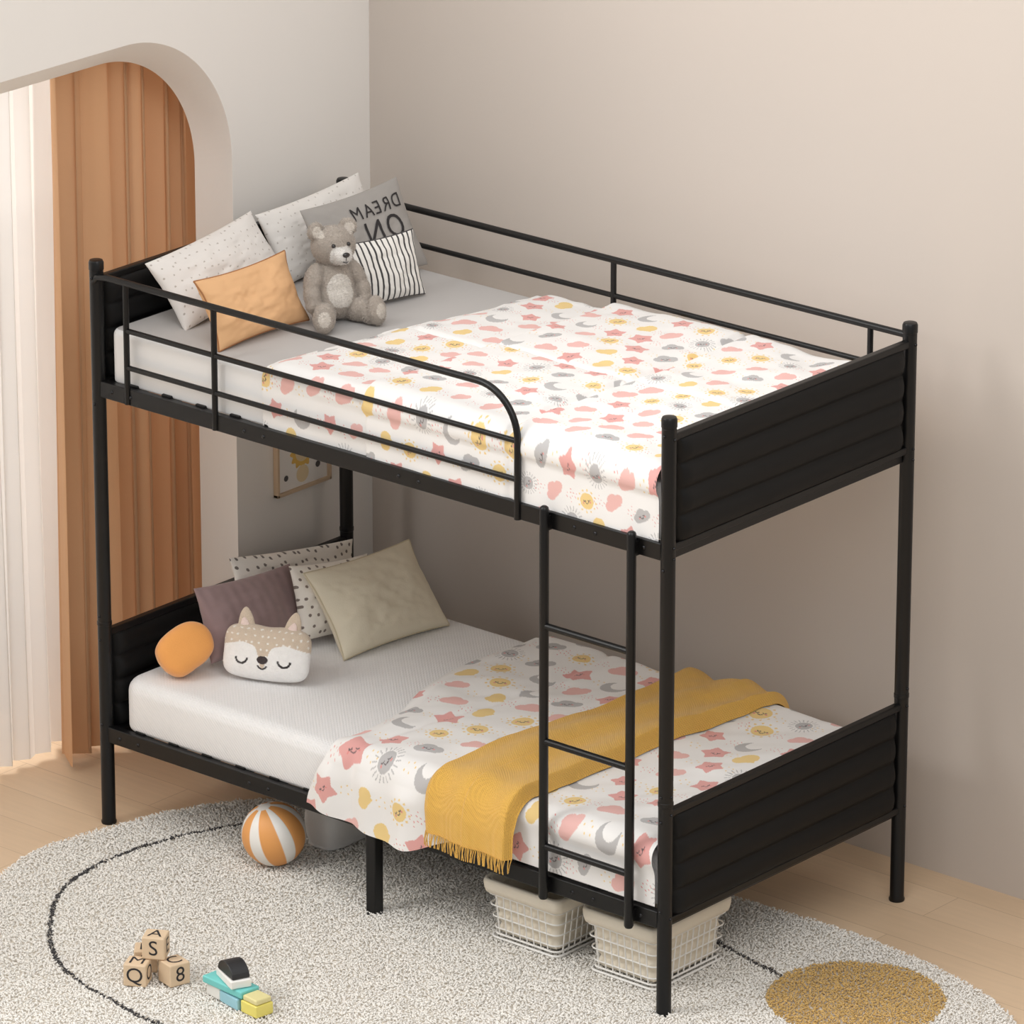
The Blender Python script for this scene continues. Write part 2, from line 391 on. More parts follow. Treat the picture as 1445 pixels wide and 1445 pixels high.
def drape(s,yb,yf,zt,r,down):
    L1=down-r; A=math.pi*r/2; L2=(yb-yf)-2*r
    y=np.empty_like(s); z=np.empty_like(s); ny=np.empty_like(s); nz=np.empty_like(s)
    a=s<L1; y[a]=yb; z[a]=zt-down+s[a]; ny[a]=1; nz[a]=0
    b=(s>=L1)&(s<L1+A); t=(s[b]-L1)/r; y[b]=yb-r+r*np.cos(t); z[b]=zt-r+r*np.sin(t); ny[b]=np.cos(t); nz[b]=np.sin(t)
    c=(s>=L1+A)&(s<L1+A+L2); y[c]=yb-r-(s[c]-L1-A); z[c]=zt; ny[c]=0; nz[c]=1
    d=(s>=L1+A+L2)&(s<L1+2*A+L2); t=(s[d]-L1-A-L2)/r; y[d]=yf+r-r*np.sin(t); z[d]=zt-r+r*np.cos(t); ny[d]=-np.sin(t); nz[d]=np.cos(t)
    e=s>=L1+2*A+L2; y[e]=yf; z[e]=zt-r-(s[e]-(L1+2*A+L2)); ny[e]=-1; nz[e]=0
    return y,z,ny,nz
# upper duvet
nx,ns=600,540
T,U=np.meshgrid(np.linspace(0,1,nx),np.linspace(0,1,ns),indexing='ij')
down=.10; S=U*(down+.965+.143)
xl=.75-.155*sstep(0,1,U)+.010*np.sin(7*U); X=xl+(1.970-xl)*T
y,z,ny,nz=drape(S,.982,.009,1.468,.03,down)
ridge=lambda d,w: np.exp(-(d/w)**2)
h=.005+.013*fbm(X*7,S*7,3,3)+.012*sstep(.0,.05,X-xl)
h+=.024*sstep(-.004,.004,X-(1.01+.015*np.sin(5*U)-.02*U))
h-=.012*ridge(X-1.47,.011)+.010*ridge(S-.58,.009); h+=.004*ridge(X-1.50,.012)
h=np.maximum(h,.002)
front=sstep(1.03,1.10,S); h=h*(1-front*.72)
P=np.stack([X,y+ny*h,z+nz*h],-1)
cU=paint(X,S,.098,.076,3)
grid('duvet',P,M_attr_cloth,cols=cU)
# lower duvet
down=.12; topS=down+.975
def ldrape(S): return drape(S,.985,.002,.458,.04,down)
def lxl(S): return .735+.11*sstep(.3,1.02,S)+.015*np.sin(9*S)-.06*sstep(1.08,1.26,S)
def lh(X,S):
    xl=lxl(S)
    h=.006+.018*fbm(X*5.5+S*2,S*5,9,3)+.014*sstep(0,.05,X-xl)
    h=h+.008*np.sin((X*9+S*3))*sstep(.2,.9,S)*sstep(.0,.2,X-xl)*.6
    h=h-.008*ridge(X-.98-.05*np.sin(4*S),.016)
    return np.maximum(h,.003)
nx,ns=540,580
T,U=np.meshgrid(np.linspace(0,1,nx),np.linspace(0,1,ns),indexing='ij')
xr=1.968; Xa=.80+(xr-.80)*T
Slen=topS+.130+(.060)*sstep(1.32,1.15,Xa)-.035*sstep(1.1,.8,Xa); S=U*Slen
xl=lxl(S); X=xl+(xr-xl)*T
y,z,ny,nz=ldrape(S); h=lh(X,S)
fr=sstep(topS-.02,topS+.06,S); out=sstep(1.34,1.2,X)
h=h*(1-.6*fr)*(1-.6*fr*(1-out))+fr*out*(.026+.007*np.sin(X*46)+.005*np.sin(X*23+1))
P=np.stack([X,y+ny*h,z+nz*h],-1)
cL=paint(X,S,.126,.096,5)
grid('duvet',P,M_attr_cloth,cols=cL)
# throw blanket
thr=empty('throw_blanket')
nx,ns=170,440
T,U=np.meshgrid(np.linspace(0,1,nx),np.linspace(0,1,ns),indexing='ij')
S=.01+U*(topS+.100); y,z,ny,nz=ldrape(S)
x0=1.265+.022*np.sin(5*S)-.035*S; x1=1.61+.012*np.sin(4*S+2)-.08*S
X=x0+(x1-x0)*T
base=lh(X,S); fr=sstep(topS-.04,topS+.05,S)
base=base*(1-.6*fr)+fr*(.036)
h=.009+.010*(1+np.sin(T*12+2*np.sin(2.5*S)+S*2))+.012*(.5+fbm(X*7,S*3.5,21,2))+.008*sstep(.55,.58,T+.15*(S-.5))
h=.004+(h-.004)*sstep(0,.06,T)*sstep(1,.94,T)
h=base+h*(1-.45*fr)
P=np.stack([X,y+ny*h,z+nz*h],-1); grid('blanket',P,M_throw,thr)
a=Acc(); e=P[:,-1,:]
for i in range(0,nx,3):
    p=Vector(e[i]); r=random.uniform(-.010,.010)
    a.tube([p+Vector((0,0,.002)),p+Vector((r*.5,-.003,-.018)),p+Vector((r,-.002,-.038))],.0016,5)
a.obj('fringe',M_throw,thr)

# ------------------------------------------------------------ pillows
class Pillow:
    def __init__(s,w,h,t,base,az,lean,roll=0,pinch=.07,pw=.42,seed=0,wr=.006):
        s.w,s.h,s.t,s.pinch,s.pw,s.seed,s.wr=w,h,t,pinch,pw,seed,wr
        a=math.radians(az); R=Vector((math.cos(a),math.sin(a),0)); Z=Vector((0,0,1)); N=R.cross(Z); l=math.radians(lean)
        up=Z*math.cos(l)-N*math.sin(l); n=N*math.cos(l)+Z*math.sin(l)
        ro=math.radians(roll); R2=R*math.cos(ro)+up*math.sin(ro); U2=-R*math.sin(ro)+up*math.cos(ro)
        s.R,s.U,s.N=np.array(R2),np.array(U2),np.array(n)
        s.c=np.array(base)+np.array(up)*(h/2)*(abs(math.cos(ro))+.85*abs(math.sin(ro))*w/h)*.97+np.array([0,0,math.sin(l)*t*.08])
    def pt(s,u,v,side,off=0):
        x=s.w/2*u*(1-s.pinch*(1-v**2)); y=s.h/2*v*(1-s.pinch*(1-u**2))
        e=np.clip((1-u**2),0,1)*np.clip((1-v**2),0,1)
        d=s.t/2*e**s.pw*(1-.18*v)
        d=d+s.wr*fbm((u+3)*2.2,(v+3)*2.2,s.seed+50*(side>0),3)*e**.3*2
        d=d+s.wr*.6*np.sin(10*(u+v))*np.abs(u*v)**2*e**.3
        d=np.maximum(d,0)+off
        return s.c+x[...,None]*s.R+y[...,None]*s.U+(side*d)[...,None]*s.N
    def build(s,name,m,colf=None,n=110,piping=None,parent=None):
        t=np.linspace(-1,1,n); t=np.sin(t*np.pi/2); u,v=np.meshgrid(t,t,indexing='ij')
        A=s.pt(u,v,1.0); B=s.pt(u,v,-1.0)
        V=np.concatenate([A.reshape(-1,3),B.reshape(-1,3)]); F=gridfaces(n,n); F2=F[:,::-1]+n*n
        cols=None
        if colf is not None:
            c=colf(u*s.w/2,v*s.h/2,u,v); cols=np.concatenate([c.reshape(-1,3)]*2)
        ob=fast(name,V,np.concatenate([F,F2]),m,True,parent,cols)
        bm=bmesh.new(); bm.from_mesh(ob.data); bmesh.ops.remove_doubles(bm,verts=bm.verts,dist=1e-5); bmesh.ops.recalc_face_normals(bm,faces=bm.faces); bm.to_mesh(ob.data); bm.free()
        if piping:
            k=np.linspace(-1,1,30); o=np.ones(30)
            us=np.concatenate([k,o,k[::-1],-o])[:]; vs=np.concatenate([-o,k,o,k[::-1]])
            pp=s.pt(us*.998,vs*.998,1.0); a=Acc(); a.tube([tuple(p) for p in pp],.0025,6,closed=True); a.obj('piping',piping,ob)
        return ob
def dots(base,dot,cell,r,jit=.25,seed=1):
    def f(x,y,u,v):
        c=np.broadcast_to(lin(base),x.shape+(3,)).copy(); rr=np.random.default_rng(seed)
        J=rr.uniform(-jit,jit,(80,80,2)); j=np.floor(y/cell).astype(int); xo=x+(j%2)*cell/2; i=np.floor(xo/cell).astype(int)
        dx=xo-(i+.5)*cell-J[i%80,j%80,0]*cell; dy=y-(j+.5)*cell-J[i%80,j%80,1]*cell
        c[np.hypot(dx,dy)<r]=lin(dot); return c
    return f
def stripes(x,y,u,v):
    c=np.broadcast_to(lin((240,237,232)),x.shape+(3,)).copy(); c[(x/.018)%1<.3]=lin((60,58,60)); c[np.abs(v)>.97]=lin((60,58,60)); return c
ZU,ZL=1.459,.446
Pillow(.455,.215,.11,(.20,.345,ZU-.004),90,36,roll=6,seed=1).build('dotted_pillow',M_attr_cloth,dots((238,234,230),(190,182,174),.028,.0026),n=200)
Pillow(.44,.215,.09,(.145,.80,ZU),90,26,roll=3,seed=2).build('dotted_pillow',M_attr_cloth,dots((238,235,231),(198,192,186),.028,.0024),n=200)
po=Pillow(.35,.20,.10,(.405,.225,ZU),88,26,roll=1,seed=3,pinch=.1,wr=.009); po.build('orange_pillow',mat('orange_linen',(232,184,136),.9,0,.25,250,.03,20,bdist=.001),piping=mat('brown_piping',(170,116,74),.8))
pg=Pillow(.385,.26,.085,(.33,.78,ZU),87,26,roll=2,seed=4,wr=.005); pgo=pg.build('grey_text_pillow',mat('grey_linen',(168,164,160),.9,0,.25,250,.03,20,bdist=.001))
def text_mesh(txt,size,spacing=1.0):
    cu=bpy.data.curves.new('t','FONT'); cu.body=txt; cu.size=size; cu.align_x='CENTER'; cu.align_y='CENTER'; cu.space_character=spacing; cu.resolution_u=4
    ob=bpy.data.objects.new('t',cu); bpy.context.collection.objects.link(ob)
    dg=bpy.context.evaluated_depsgraph_get(); me=bpy.data.meshes.new_from_object(ob.evaluated_get(dg))
    bpy.data.objects.remove(ob); 
    bm=bmesh.new(); bm.from_mesh(me); bmesh.ops.triangulate(bm,faces=bm.faces)
    for _ in range(2):
        es=[e for e in bm.edges if e.calc_length()>.012]
        if es: bmesh.ops.subdivide_edges(bm,edges=es,cuts=1)
        bmesh.ops.triangulate(bm,faces=bm.faces)
    V=np.array([v.co[:] for v in bm.verts]); F=[tuple(v.index for v in f.verts) for f in bm.faces]; bm.free(); bpy.data.meshes.remove(me)
    return V,F
def text_on_pillow(pl,txt,size,cx,cy,m,parent,mirror=True,spacing=1.0,name='lettering'):
    V,F=text_mesh(txt,size,spacing); x=V[:,0]*(-1 if mirror else 1)+cx; y=V[:,1]+cy
    Q=pl.pt(x/(pl.w/2),y/(pl.h/2),1.0,.0025)
    me=bpy.data.meshes.new(name); me.from_pydata(Q.tolist(),[],F); me.materials.append(m); return link(bpy.data.objects.new(name,me),parent)
text_on_pillow(pg,'DREAM',.058,.055,.070,M_dark,pgo,spacing=1.2)
text_on_pillow(pg,'ON',.100,.055,.0,M_dark,pgo,spacing=1.15)
Pillow(.235,.185,.07,(.465,.672,ZU),76,18,roll=1,seed=5).build('striped_pillow',M_attr_cloth,stripes,n=240)
# lower pillows
Pillow(.50,.165,.09,(.11,.69,ZL),90,16,roll=-9,seed=6).build('speckled_pillow',M_attr_cloth,dots((242,237,229),(120,112,106),.03,.005,seed=3),n=240)
Pillow(.37,.215,.10,(.225,.395,ZL),88,22,roll=-4,seed=7).build('mauve_pillow',mat('mauve_velvet',(154,130,130),.85,0,.5,weave=9,sheen=.3,bdist=.003))
Pillow(.28,.215,.09,(.32,.635,ZL),82,22,roll=-6,seed=8).build('speckled_pillow',M_attr_cloth,dots((242,236,227),(130,118,110),.027,.0045,seed=5),n=240)
Pillow(.40,.270,.11,(.455,.70,ZL),84,38,roll=0,seed=9,wr=.009).build('beige_pillow',mat('beige_linen',(230,221,199),.9,0,.35,200,.02,20,bdist=.0015),piping=mat('beige_piping',(208,196,168),.9))
# orange cushion
def ellip(c,r,rot=None,nu=40,nv=60,ex=1.0):
    th=np.linspace(0,np.pi,nu)[:,None]; ph=np.linspace(0,2*np.pi,nv,endpoint=False)[None,:]
    f=lambda a:np.sign(a)*np.abs(a)**ex
    P=np.stack([f(np.sin(th))*f(np.cos(ph)),f(np.sin(th))*f(np.sin(ph)),f(np.cos(th))+0*ph],-1)*np.array(r)
    if rot is not None: P=P@np.array(rot).T
    return P+np.array(c)
R=(Matrix.Rotation(math.radians(-35),3,'Z')@Matrix.Rotation(math.radians(-30),3,'Y')@Matrix.Rotation(math.radians(30),3,'X'))
P=ellip((0,0,0),(.046,.082,.064),None,60,80,.74)
P=P*(1+.07*fbm(P[...,1]*22+5,P[...,2]*22+5,31,2))[...,None]
P=P@np.array(R).T+np.array((.175,.135,ZL+.079))
grid('orange_cushion',P,mat('orange_plush',(245,170,92),.9,0,.5,300,.03,20,sheen=.4,bdist=.002),closed=True)
# fox face cushion
def fox():
    fx=empty('fox_face_cushion'); n=160
    a=math.radians(22); R=np.array([math.cos(a),math.sin(a),0]); N0=np.array([math.sin(a),-math.cos(a),0]); l=math.radians(18)
    U=np.array([0,0,1])*math.cos(l)-N0*math.sin(l); N=N0*math.cos(l)+np.array([0,0,1])*math.sin(l)
    w,h,t=.25,.155,.075; c=np.array([.375,.255,ZL+.082])
    rr=np.linspace(0,1,60)[:,None]; th=np.linspace(0,2*np.pi,n,endpoint=False)[None,:]
    rad=1/((np.abs(np.cos(th))**3.2+np.abs(np.sin(th))**3.2)**(1/3.2))
    rad=rad*(1+.07*np.exp(-((np.abs(np.cos(th))-.75)/.2)**2)-.08*np.exp(-(np.cos(th)/.3)**2)*(np.sin(th)>0))
    x=rr*rad*np.cos(th)*w/2; y=rr*rad*np.sin(th)*h/2
    Vs=[];Cs=[]
    for sd in (1,-1):
        d=sd*t/2*(1-rr**2.2)**.5*np.ones_like(th)
        Vs.append(c+x[...,None]*R+y[...,None]*U+d[...,None]*N)
        col=np.empty(x.shape+(3,)); col[:]=lin((250,248,246))
        yy=y/(h/2); xx=x/(w/2)
        brow=(yy>.24-.35*np.abs(np.abs(xx)-.5)+.45*np.exp(-(xx/.12)**2)*-1.7+.1)
        col[brow]=lin((216,198,178))
        if sd==1:
            i=np.floor(x/.022); j=np.floor(y/.018); dd=np.hypot(x-(i+.5+.2*np.sin(i*5+j*3))*.022,y-(j+.5)*.018)
            col[brow&(dd<.003)]=lin((248,244,238))
            for sx in (-1,1):
                e=np.hypot(xx-sx*.5,(yy+.22)*.65)
                col[(np.abs(e-.14)<.025)&(yy<-.22)]=lin((50,45,45))
            col[(np.hypot(xx/1.2,(yy+.25)*.75)<.11)]=lin((60,50,50))
            col[(np.abs(np.hypot(xx,(yy+.42)*.65)-.1)<.02)&(yy<-.45)]=lin((50,45,45))
        Cs.append(col)
    V=np.concatenate([v.reshape(-1,3) for v in Vs]); F=gridfaces(60,n,True); F=np.concatenate([F,F[:,::-1]+60*n])
    ob=fast('face',V,F,M_attr_plush,True,fx,np.concatenate([q.reshape(-1,3) for q in Cs]))
    bm=bmesh.new(); bm.from_mesh(ob.data); bmesh.ops.remove_doubles(bm,verts=bm.verts,dist=1e-5); bmesh.ops.recalc_face_normals(bm,faces=bm.faces); bm.to_mesh(ob.data); bm.free()
    for k,sx in enumerate((-1,1)):
        for (sc,colr,off,nm) in ((1,(216,198,178),0,'ear'),(.6,(244,222,214),.008,'inner_ear')):
            nu=24; tt=np.linspace(0,1,nu)[:,None]; ph=np.linspace(0,2*np.pi,24,endpoint=False)[None,:]
            wr=(.026*(1-tt**1.8)**.6)*sc; ex=sx*.066+wr*np.cos(ph)+sx*.008*tt; ey=.058+.062*tt*(sc*.9+.1*(sc==1))+0*ph; ed=.35*wr*np.sin(ph)+off
            Q=c+ex[...,None]*R+ey[...,None]*U+ed[...,None]*N
            grid(f'{nm}_{k+1}',Q,M_attr_plush,fx,np.broadcast_to(lin(colr),Q.shape).copy(),True)
fox()

# ------------------------------------------------------------ teddy bear
def teddy():
    e=empty('teddy_bear'); bm=bmesh.new()
    def el(c,r,rot=(0,0,0),seg=24):
        M=Matrix.Translation(c)@(Matrix.Rotation(math.radians(rot[2]),4,'Z')@Matrix.Rotation(math.radians(rot[1]),4,'Y')@Matrix.Rotation(math.radians(rot[0]),4,'X'))@Matrix.Diagonal((*r,1))
        bmesh.ops.create_uvsphere(bm,u_segments=seg,v_segments=16,radius=1,matrix=M)
    el((0,0,.090),(.058,.064,.088)); el((.012,0,.065),(.058,.066,.060)); el((-.005,0,.150),(.040,.046,.045))
    el((.008,0,.222),(.056,.064,.056)); el((.04,0,.208),(.034,.040,.032))
    el((.068,0,.206),(.026,.027,.022))
    for s in (-1,1):
        el((-.002,s*.052,.268),(.012,.026,.026),(0,0,-s*15)); el((0,s*.046,.255),(.012,.02,.02))
        el((.012,s*.066,.130),(.026,.024,.046),(s*28,-18,0)); el((.030,s*.080,.088),(.024,.022,.036),(s*6,-30,0)); el((.042,s*.080,.060),(.024,.022,.022))
        el((.050,s*.052,.034),(.060,.032,.033),(0,0,s*24)); el((.098,s*.075,.033),(.034,.030,.032),(0,0,s*24))
        el((.118,s*.084,.044),(.020,.030,.042),(0,-12,s*24))
    me=bpy.data.meshes.new('body'); bm.to_mesh(me); bm.free()
    ob=link(bpy.data.objects.new('body',me),e)
    md=ob.modifiers.new('r','REMESH'); md.mode='VOXEL'; md.voxel_size=.0032
    sm=ob.modifiers.new('s','SMOOTH'); sm.iterations=7; sm.factor=.6
    dg=bpy.context.evaluated_depsgraph_get(); dg.update(); m2=bpy.data.meshes.new_from_object(ob.evaluated_get(dg)); ob.modifiers.clear(); ob.data=m2; m2.name='body'
    n=len(m2.vertices); V=np.empty(n*3,np.float32); m2.vertices.foreach_get('co',V); V=V.reshape(-1,3)
    N=np.empty(n*3,np.float32); m2.vertices.foreach_get('normal',N); N=N.reshape(-1,3)
    G=lin((198,187,176)); Wh=lin((246,242,237)); col=np.broadcast_to(G,(n,3)).copy()
    col[(np.hypot((V[:,2]-.206)/1.0,V[:,1])<.034)&(V[:,0]>.052)&(V[:,2]<.232)]=Wh
    col[(np.hypot((V[:,2]-.095)/1.25,V[:,1])<.040)&(V[:,0]>.035)&(V[:,2]>.05)]=lin((240,234,226))
    for s in (-1,1):
        col[(np.hypot(V[:,1]-s*.052,V[:,2]-.268)<.016)&(V[:,0]>.002)]=lin((238,230,220))
        a=math.radians(s*24); fx=V[:,0]*math.cos(a)+V[:,1]*math.sin(a); fy=-V[:,0]*math.sin(a)+V[:,1]*math.cos(a)
        cx=.118*math.cos(a)+s*.084*math.sin(a); cy=-.118*math.sin(a)+s*.084*math.cos(a)
        col[(np.hypot(fy-cy,(V[:,2]-.044)*.8)<.018)&(fx>cx+.008)]=lin((238,230,220))
    V2=V+N*(.0016*(RNG.random(n)[:,None]-.5))
    m2.vertices.foreach_set('co',V2.astype(np.float32).ravel()); setcol(m2,col); m2.materials.clear(); m2.materials.append(M_attr_plush)
    m2.polygons.foreach_set('use_smooth',np.full(len(m2.polygons),True))
    idx=np.repeat(np.arange(n),2); k=len(idx); p=V[idx]+RNG.normal(0,.0012,(k,3)); nn=N[idx]+RNG.normal(0,.35,(k,3)); nn/=np.linalg.norm(nn,axis=1)[:,None]
    nn[:,2]-=.25; t1=np.cross(nn,RNG.normal(0,1,(k,3))); t1/=np.linalg.norm(t1,axis=1)[:,None]; t2=np.cross(nn,t1)
    w=.0009; hgt=RNG.uniform(.003,.0055,k)[:,None]
    VV=np.stack([p+t1*w,p-t1*.5*w+t2*.87*w,p-t1*.5*w-t2*.87*w,p+nn*hgt],1).reshape(-1,3); b=np.arange(k)[:,None]*4
    FF=np.stack([b+[0,1,3],b+[1,2,3],b+[2,0,3]],1).reshape(-1,3)
    cc=np.repeat(col[idx]*RNG.uniform(.85,1.15,(k,1)),4,axis=0)
    fast('fur',VV,FF,M_fur,True,e,cc)
    a=Acc()
    for s in (-1,1): a.ball((.060,s*.024,.236),.0062,10,14)
    a.ball((.094,0,.215),.0095,10,14,(.7,1.2,.8)); a.tube([(.0945,0,.207),(.093,0,.196)],.0015,6)
    a.tube([(.088,-.010,.194),(.093,0,.191),(.088,.010,.194)],.0015,6)
    a.obj('eyes_and_nose',mat('bear_nose',(28,24,24),.25,coat=.5),e)
    e.location=(.440,.465,ZU+.004); e.rotation_euler=(0,0,math.radians(-22)); e.scale=(.94,.94,.94)
teddy()

# ------------------------------------------------------------ rug
def catmull(pts,closed,n=24):
    out=[]; N=len(pts); P=np.array(pts,float); rg=range(N) if closed else range(N-1)
    for i in rg:
        p0=P[(i-1)%N] if closed or i>0 else P[0]; p1=P[i]; p2=P[(i+1)%N]; p3=P[(i+2)%N] if closed or i+2<N else P[-1]
        for t in np.linspace(0,1,n,endpoint=False):
            out.append(.5*((2*p1)+(-p0+p2)*t+(2*p0-5*p1+4*p2-p3)*t*t+(-p0+3*p1-3*p2+p3)*t**3))
    return np.array(out)
def inside(P,poly):
    x,y=P[:,0],P[:,1]; r=np.zeros(len(P),bool); n=len(poly)
    for i in range(n):
        x1,y1=poly[i]; x2,y2=poly[(i+1)%n]
        c=((y1>y)!=(y2>y)); 
        if y1!=y2: r^=c&(x<(x2-x1)*(y-y1)/(y2-y1)+x1)
    return r
def rug():
    e=empty('shag_rug')
    poly=catmull([(-.0,-.264),(.05,-.48),(.2,-.85),(.55,-1.22),(1.1,-1.45),(1.8,-1.45),(2.5,-1.15),(2.92,-.6),(2.99,0),(2.88,.38),(2.7,.57),(2.43,.68),(2.05,.729),(1.67,.71),(1.1,.68),(.6,.59),(.3,.43),(.175,.323),(.085,.14),(.045,-.03)],True,8)
    n=len(poly); v=[(x,y,0.001) for x,y in poly]+[(x,y,.005) for x,y in poly]; f=[tuple(range(n,2*n)),tuple(range(n-1,-1,-1))]+[(i,(i+1)%n,(i+1)%n+n,i+n) for i in range(n)]
    me=bpy.data.meshes.new('backing'); me.from_pydata(v,[],f); me.materials.append(mat('rug_backing',(236,229,218),.95)); link(bpy.data.objects.new('backing',me),e)
    sp=.0068; xs=np.arange(-.1,3.05,sp); ys=np.arange(-1.5,.8,sp); X,Y=np.meshgrid(xs,ys); P=np.stack([X.ravel(),Y.ravel()],1); P+=RNG.uniform(-.7,.7,P.shape)*sp
    P=P[inside(P,poly)]; k=len(P)
    col=np.broadcast_to(lin((255,251,244)),(k,3))*RNG.uniform(.88,1.0,(k,1))
    def line(pts,w):
        L=catmull(pts,False,14); d=np.full(k,9.)
        for i in range(len(L)-1):
            a,b=L[i],L[i+1]; ab=b-a; t=np.clip(((P-a)@ab)/(ab@ab+1e-12),0,1); d=np.minimum(d,np.hypot(*(P-a-t[:,None]*ab).T))
        return d<w
    m=line([(.62,.36),(.45,.33),(.31,.21),(.21,-.09),(.23,-.39),(.39,-.63),(.61,-.81),(.87,-.88),(1.1,-.9),(1.6,-.8)],.0062)|line([(1.5,.52),(1.79,.45),(1.95,.41),(2.14,.37)],.006)
    mus=np.hypot(P[:,0]-2.325,(P[:,1]-.395))<.235
    col=np.array(col); col[mus]=lin((220,182,112))*RNG.uniform(.8,1.08,(mus.sum(),1)); col[m&~mus]=lin((60,57,58))
    # short plump wool tufts: stretched octahedra at random tilts, clumped
    clump=fbm(P[:,0]*30,P[:,1]*30,77,3)
    an=RNG.uniform(0,2*np.pi,k)*.6+clump*6; tilt=RNG.uniform(.05,.85,k)
    d=np.column_stack([np.cos(an)*np.cos(tilt),np.sin(an)*np.cos(tilt),np.sin(tilt)]); s=np.column_stack([-np.sin(an),np.cos(an),np.zeros(k)]); nrm=np.cross(d,s); 
    nrm*=np.sign(nrm[:,2:3])
    c=np.column_stack([P,.0095+.004*clump+RNG.uniform(0,.0035,k)]); hl=RNG.uniform(.0058,.0095,k)[:,None]; hw=RNG.uniform(.0022,.0033,k)[:,None]
    VV=np.stack([c+d*hl,c-d*hl,c+s*hw+d*hl*.1,c-s*hw-d*hl*.1,c+nrm*hw*1.1,c-nrm*hw],1).reshape(-1,3); b=np.arange(k)[:,None]*6
    FF=np.stack([b+[0,2,4],b+[2,1,4],b+[1,3,4],b+[3,0,4],b+[2,0,5],b+[1,2,5],b+[3,1,5],b+[0,3,5]],1).reshape(-1,3)
    flip=np.repeat(np.einsum('ij,ij->i',np.cross(s,nrm),d)<0,8); FF[flip]=FF[flip][:,::-1]
    cc=np.repeat(col,6,axis=0)
    fast('pile',VV,FF,M_rug,True,e,cc)
rug()
RZ=.014
# ------------------------------------------------------------ ball
def ball():
    r=.089; nu,nv=90,180; th=np.linspace(0,np.pi,nu)[:,None]; ph=np.linspace(0,2*np.pi,nv,endpoint=False)[None,:]
    P=np.stack([np.sin(th)*np.cos(ph),np.sin(th)*np.sin(ph),np.cos(th)+0*ph],-1)*r
    seg=(ph/(2*np.pi)*6)%1; col=np.empty(P.shape); col[:]=lin((246,243,238)); m=np.broadcast_to(seg<.58,P.shape[:2])
    col[m]=lin((238,168,98)); col[np.broadcast_to(th<.22,m.shape)|np.broadcast_to(th>np.pi-.22,m.shape)]=lin((240,236,230))
    g=np.broadcast_to((np.abs(seg-.58)<.012)|(seg<.012),m.shape); P=P*np.where(g,.992,1)[...,None]
    R=np.array(Matrix.Rotation(math.radians(5),3,'Z')@Matrix.Rotation(math.radians(-12),3,'Y')@Matrix.Rotation(math.radians(14),3,'X')@Matrix.Rotation(math.radians(45),3,'Z'))
    P=P@R.T+np.array((.568,.064,RZ+r-.002)); grid('toy_ball',P,M_attr,cols=col,closed=True)
ball()
# ------------------------------------------------------------ wire baskets
def basket(x0,x1,y0,y1,h):
    e=empty('storage_basket'); fl=.018; z0=RZ+.012
    def ring(t,off=0,n=6):
        r=.022; o=fl*t+off; X0,X1,Y0,Y1=x0-o,x1+o,y0-o,y1+o; z=z0+h*t; pts=[]
        for cx,cy,a0 in ((X1-r,Y1-r,0),(X0+r,Y1-r,90),(X0+r,Y0+r,180),(X1-r,Y0+r,270)):
            for k in range(n+1):
                a=math.radians(a0+90*k/n); pts.append((cx+r*math.cos(a),cy+r*math.sin(a),z))
        return pts
    a=Acc()
    for t in (0,.12,.34,.56,.78): a.tube(ring(t,.004),.0030 if t==0 else .0022,6,closed=True)
    for x in np.arange(x0+.02,x1-.01,.024):
        for (ya,s) in ((y0,-1),(y1,1)): a.tube([(x,ya+s*.004,z0),(x,ya+s*(fl*.8+.004),z0+h*.8)],.0020,6)
        a.tube([(x,y0,z0),(x,y1,z0)],.0018,6)
    for y in np.arange(y0+.02,y1-.01,.024):
        for (xa,s) in ((x0,-1),(x1,1)): a.tube([(xa+s*.004,y,z0),(xa+s*(fl*.8+.004),y,z0+h*.8)],.0020,6)
    a.tube([(p[0],p[1],RZ+.003) for p in ring(0,.010)],.0035,6,closed=True)
    for sx in (x0-.005,x1+.005):
        for sy in (y0+.02,y1-.02): a.tube([(sx,sy,RZ),(sx,sy,z0)],.003,6)
    a.obj('wires',M_wire,e)
    rows=[(t,-.006+.0035*math.sin(t*28)) for t in np.linspace(.0,1.0,30)]
    P=[ring(t,o,6) for t,o in rows]
    P+= [[(p[0],p[1],p[2]+.006) for p in ring(1.0,.002)],[(p[0],p[1],p[2]+.006) for p in ring(1.0,.008)],ring(.98,.011),ring(.88,.0115),ring(.79,.010),ring(.785,.0065)]
    P=np.array(P); P[:,:,2]+=.003
    grid('liner',P,M_liner,e,closed=True)
    Q=np.array([ring(1.0,-.003),ring(1.0,-.008),ring(.5,-.010),ring(.05,-.012)]); Q[:,:,2]+=.006; grid('liner_inner',Q,M_liner,e,closed=True)
    b=Acc(); b.box((x0+.006,y0+.006,z0+.006),(x1-.006,y1-.006,z0+.012)); b.obj('liner_base',M_liner,e,0,False)
basket(1.35,1.565,.085,.36,.150)
basket(1.69,1.895,.09,.36,.160)
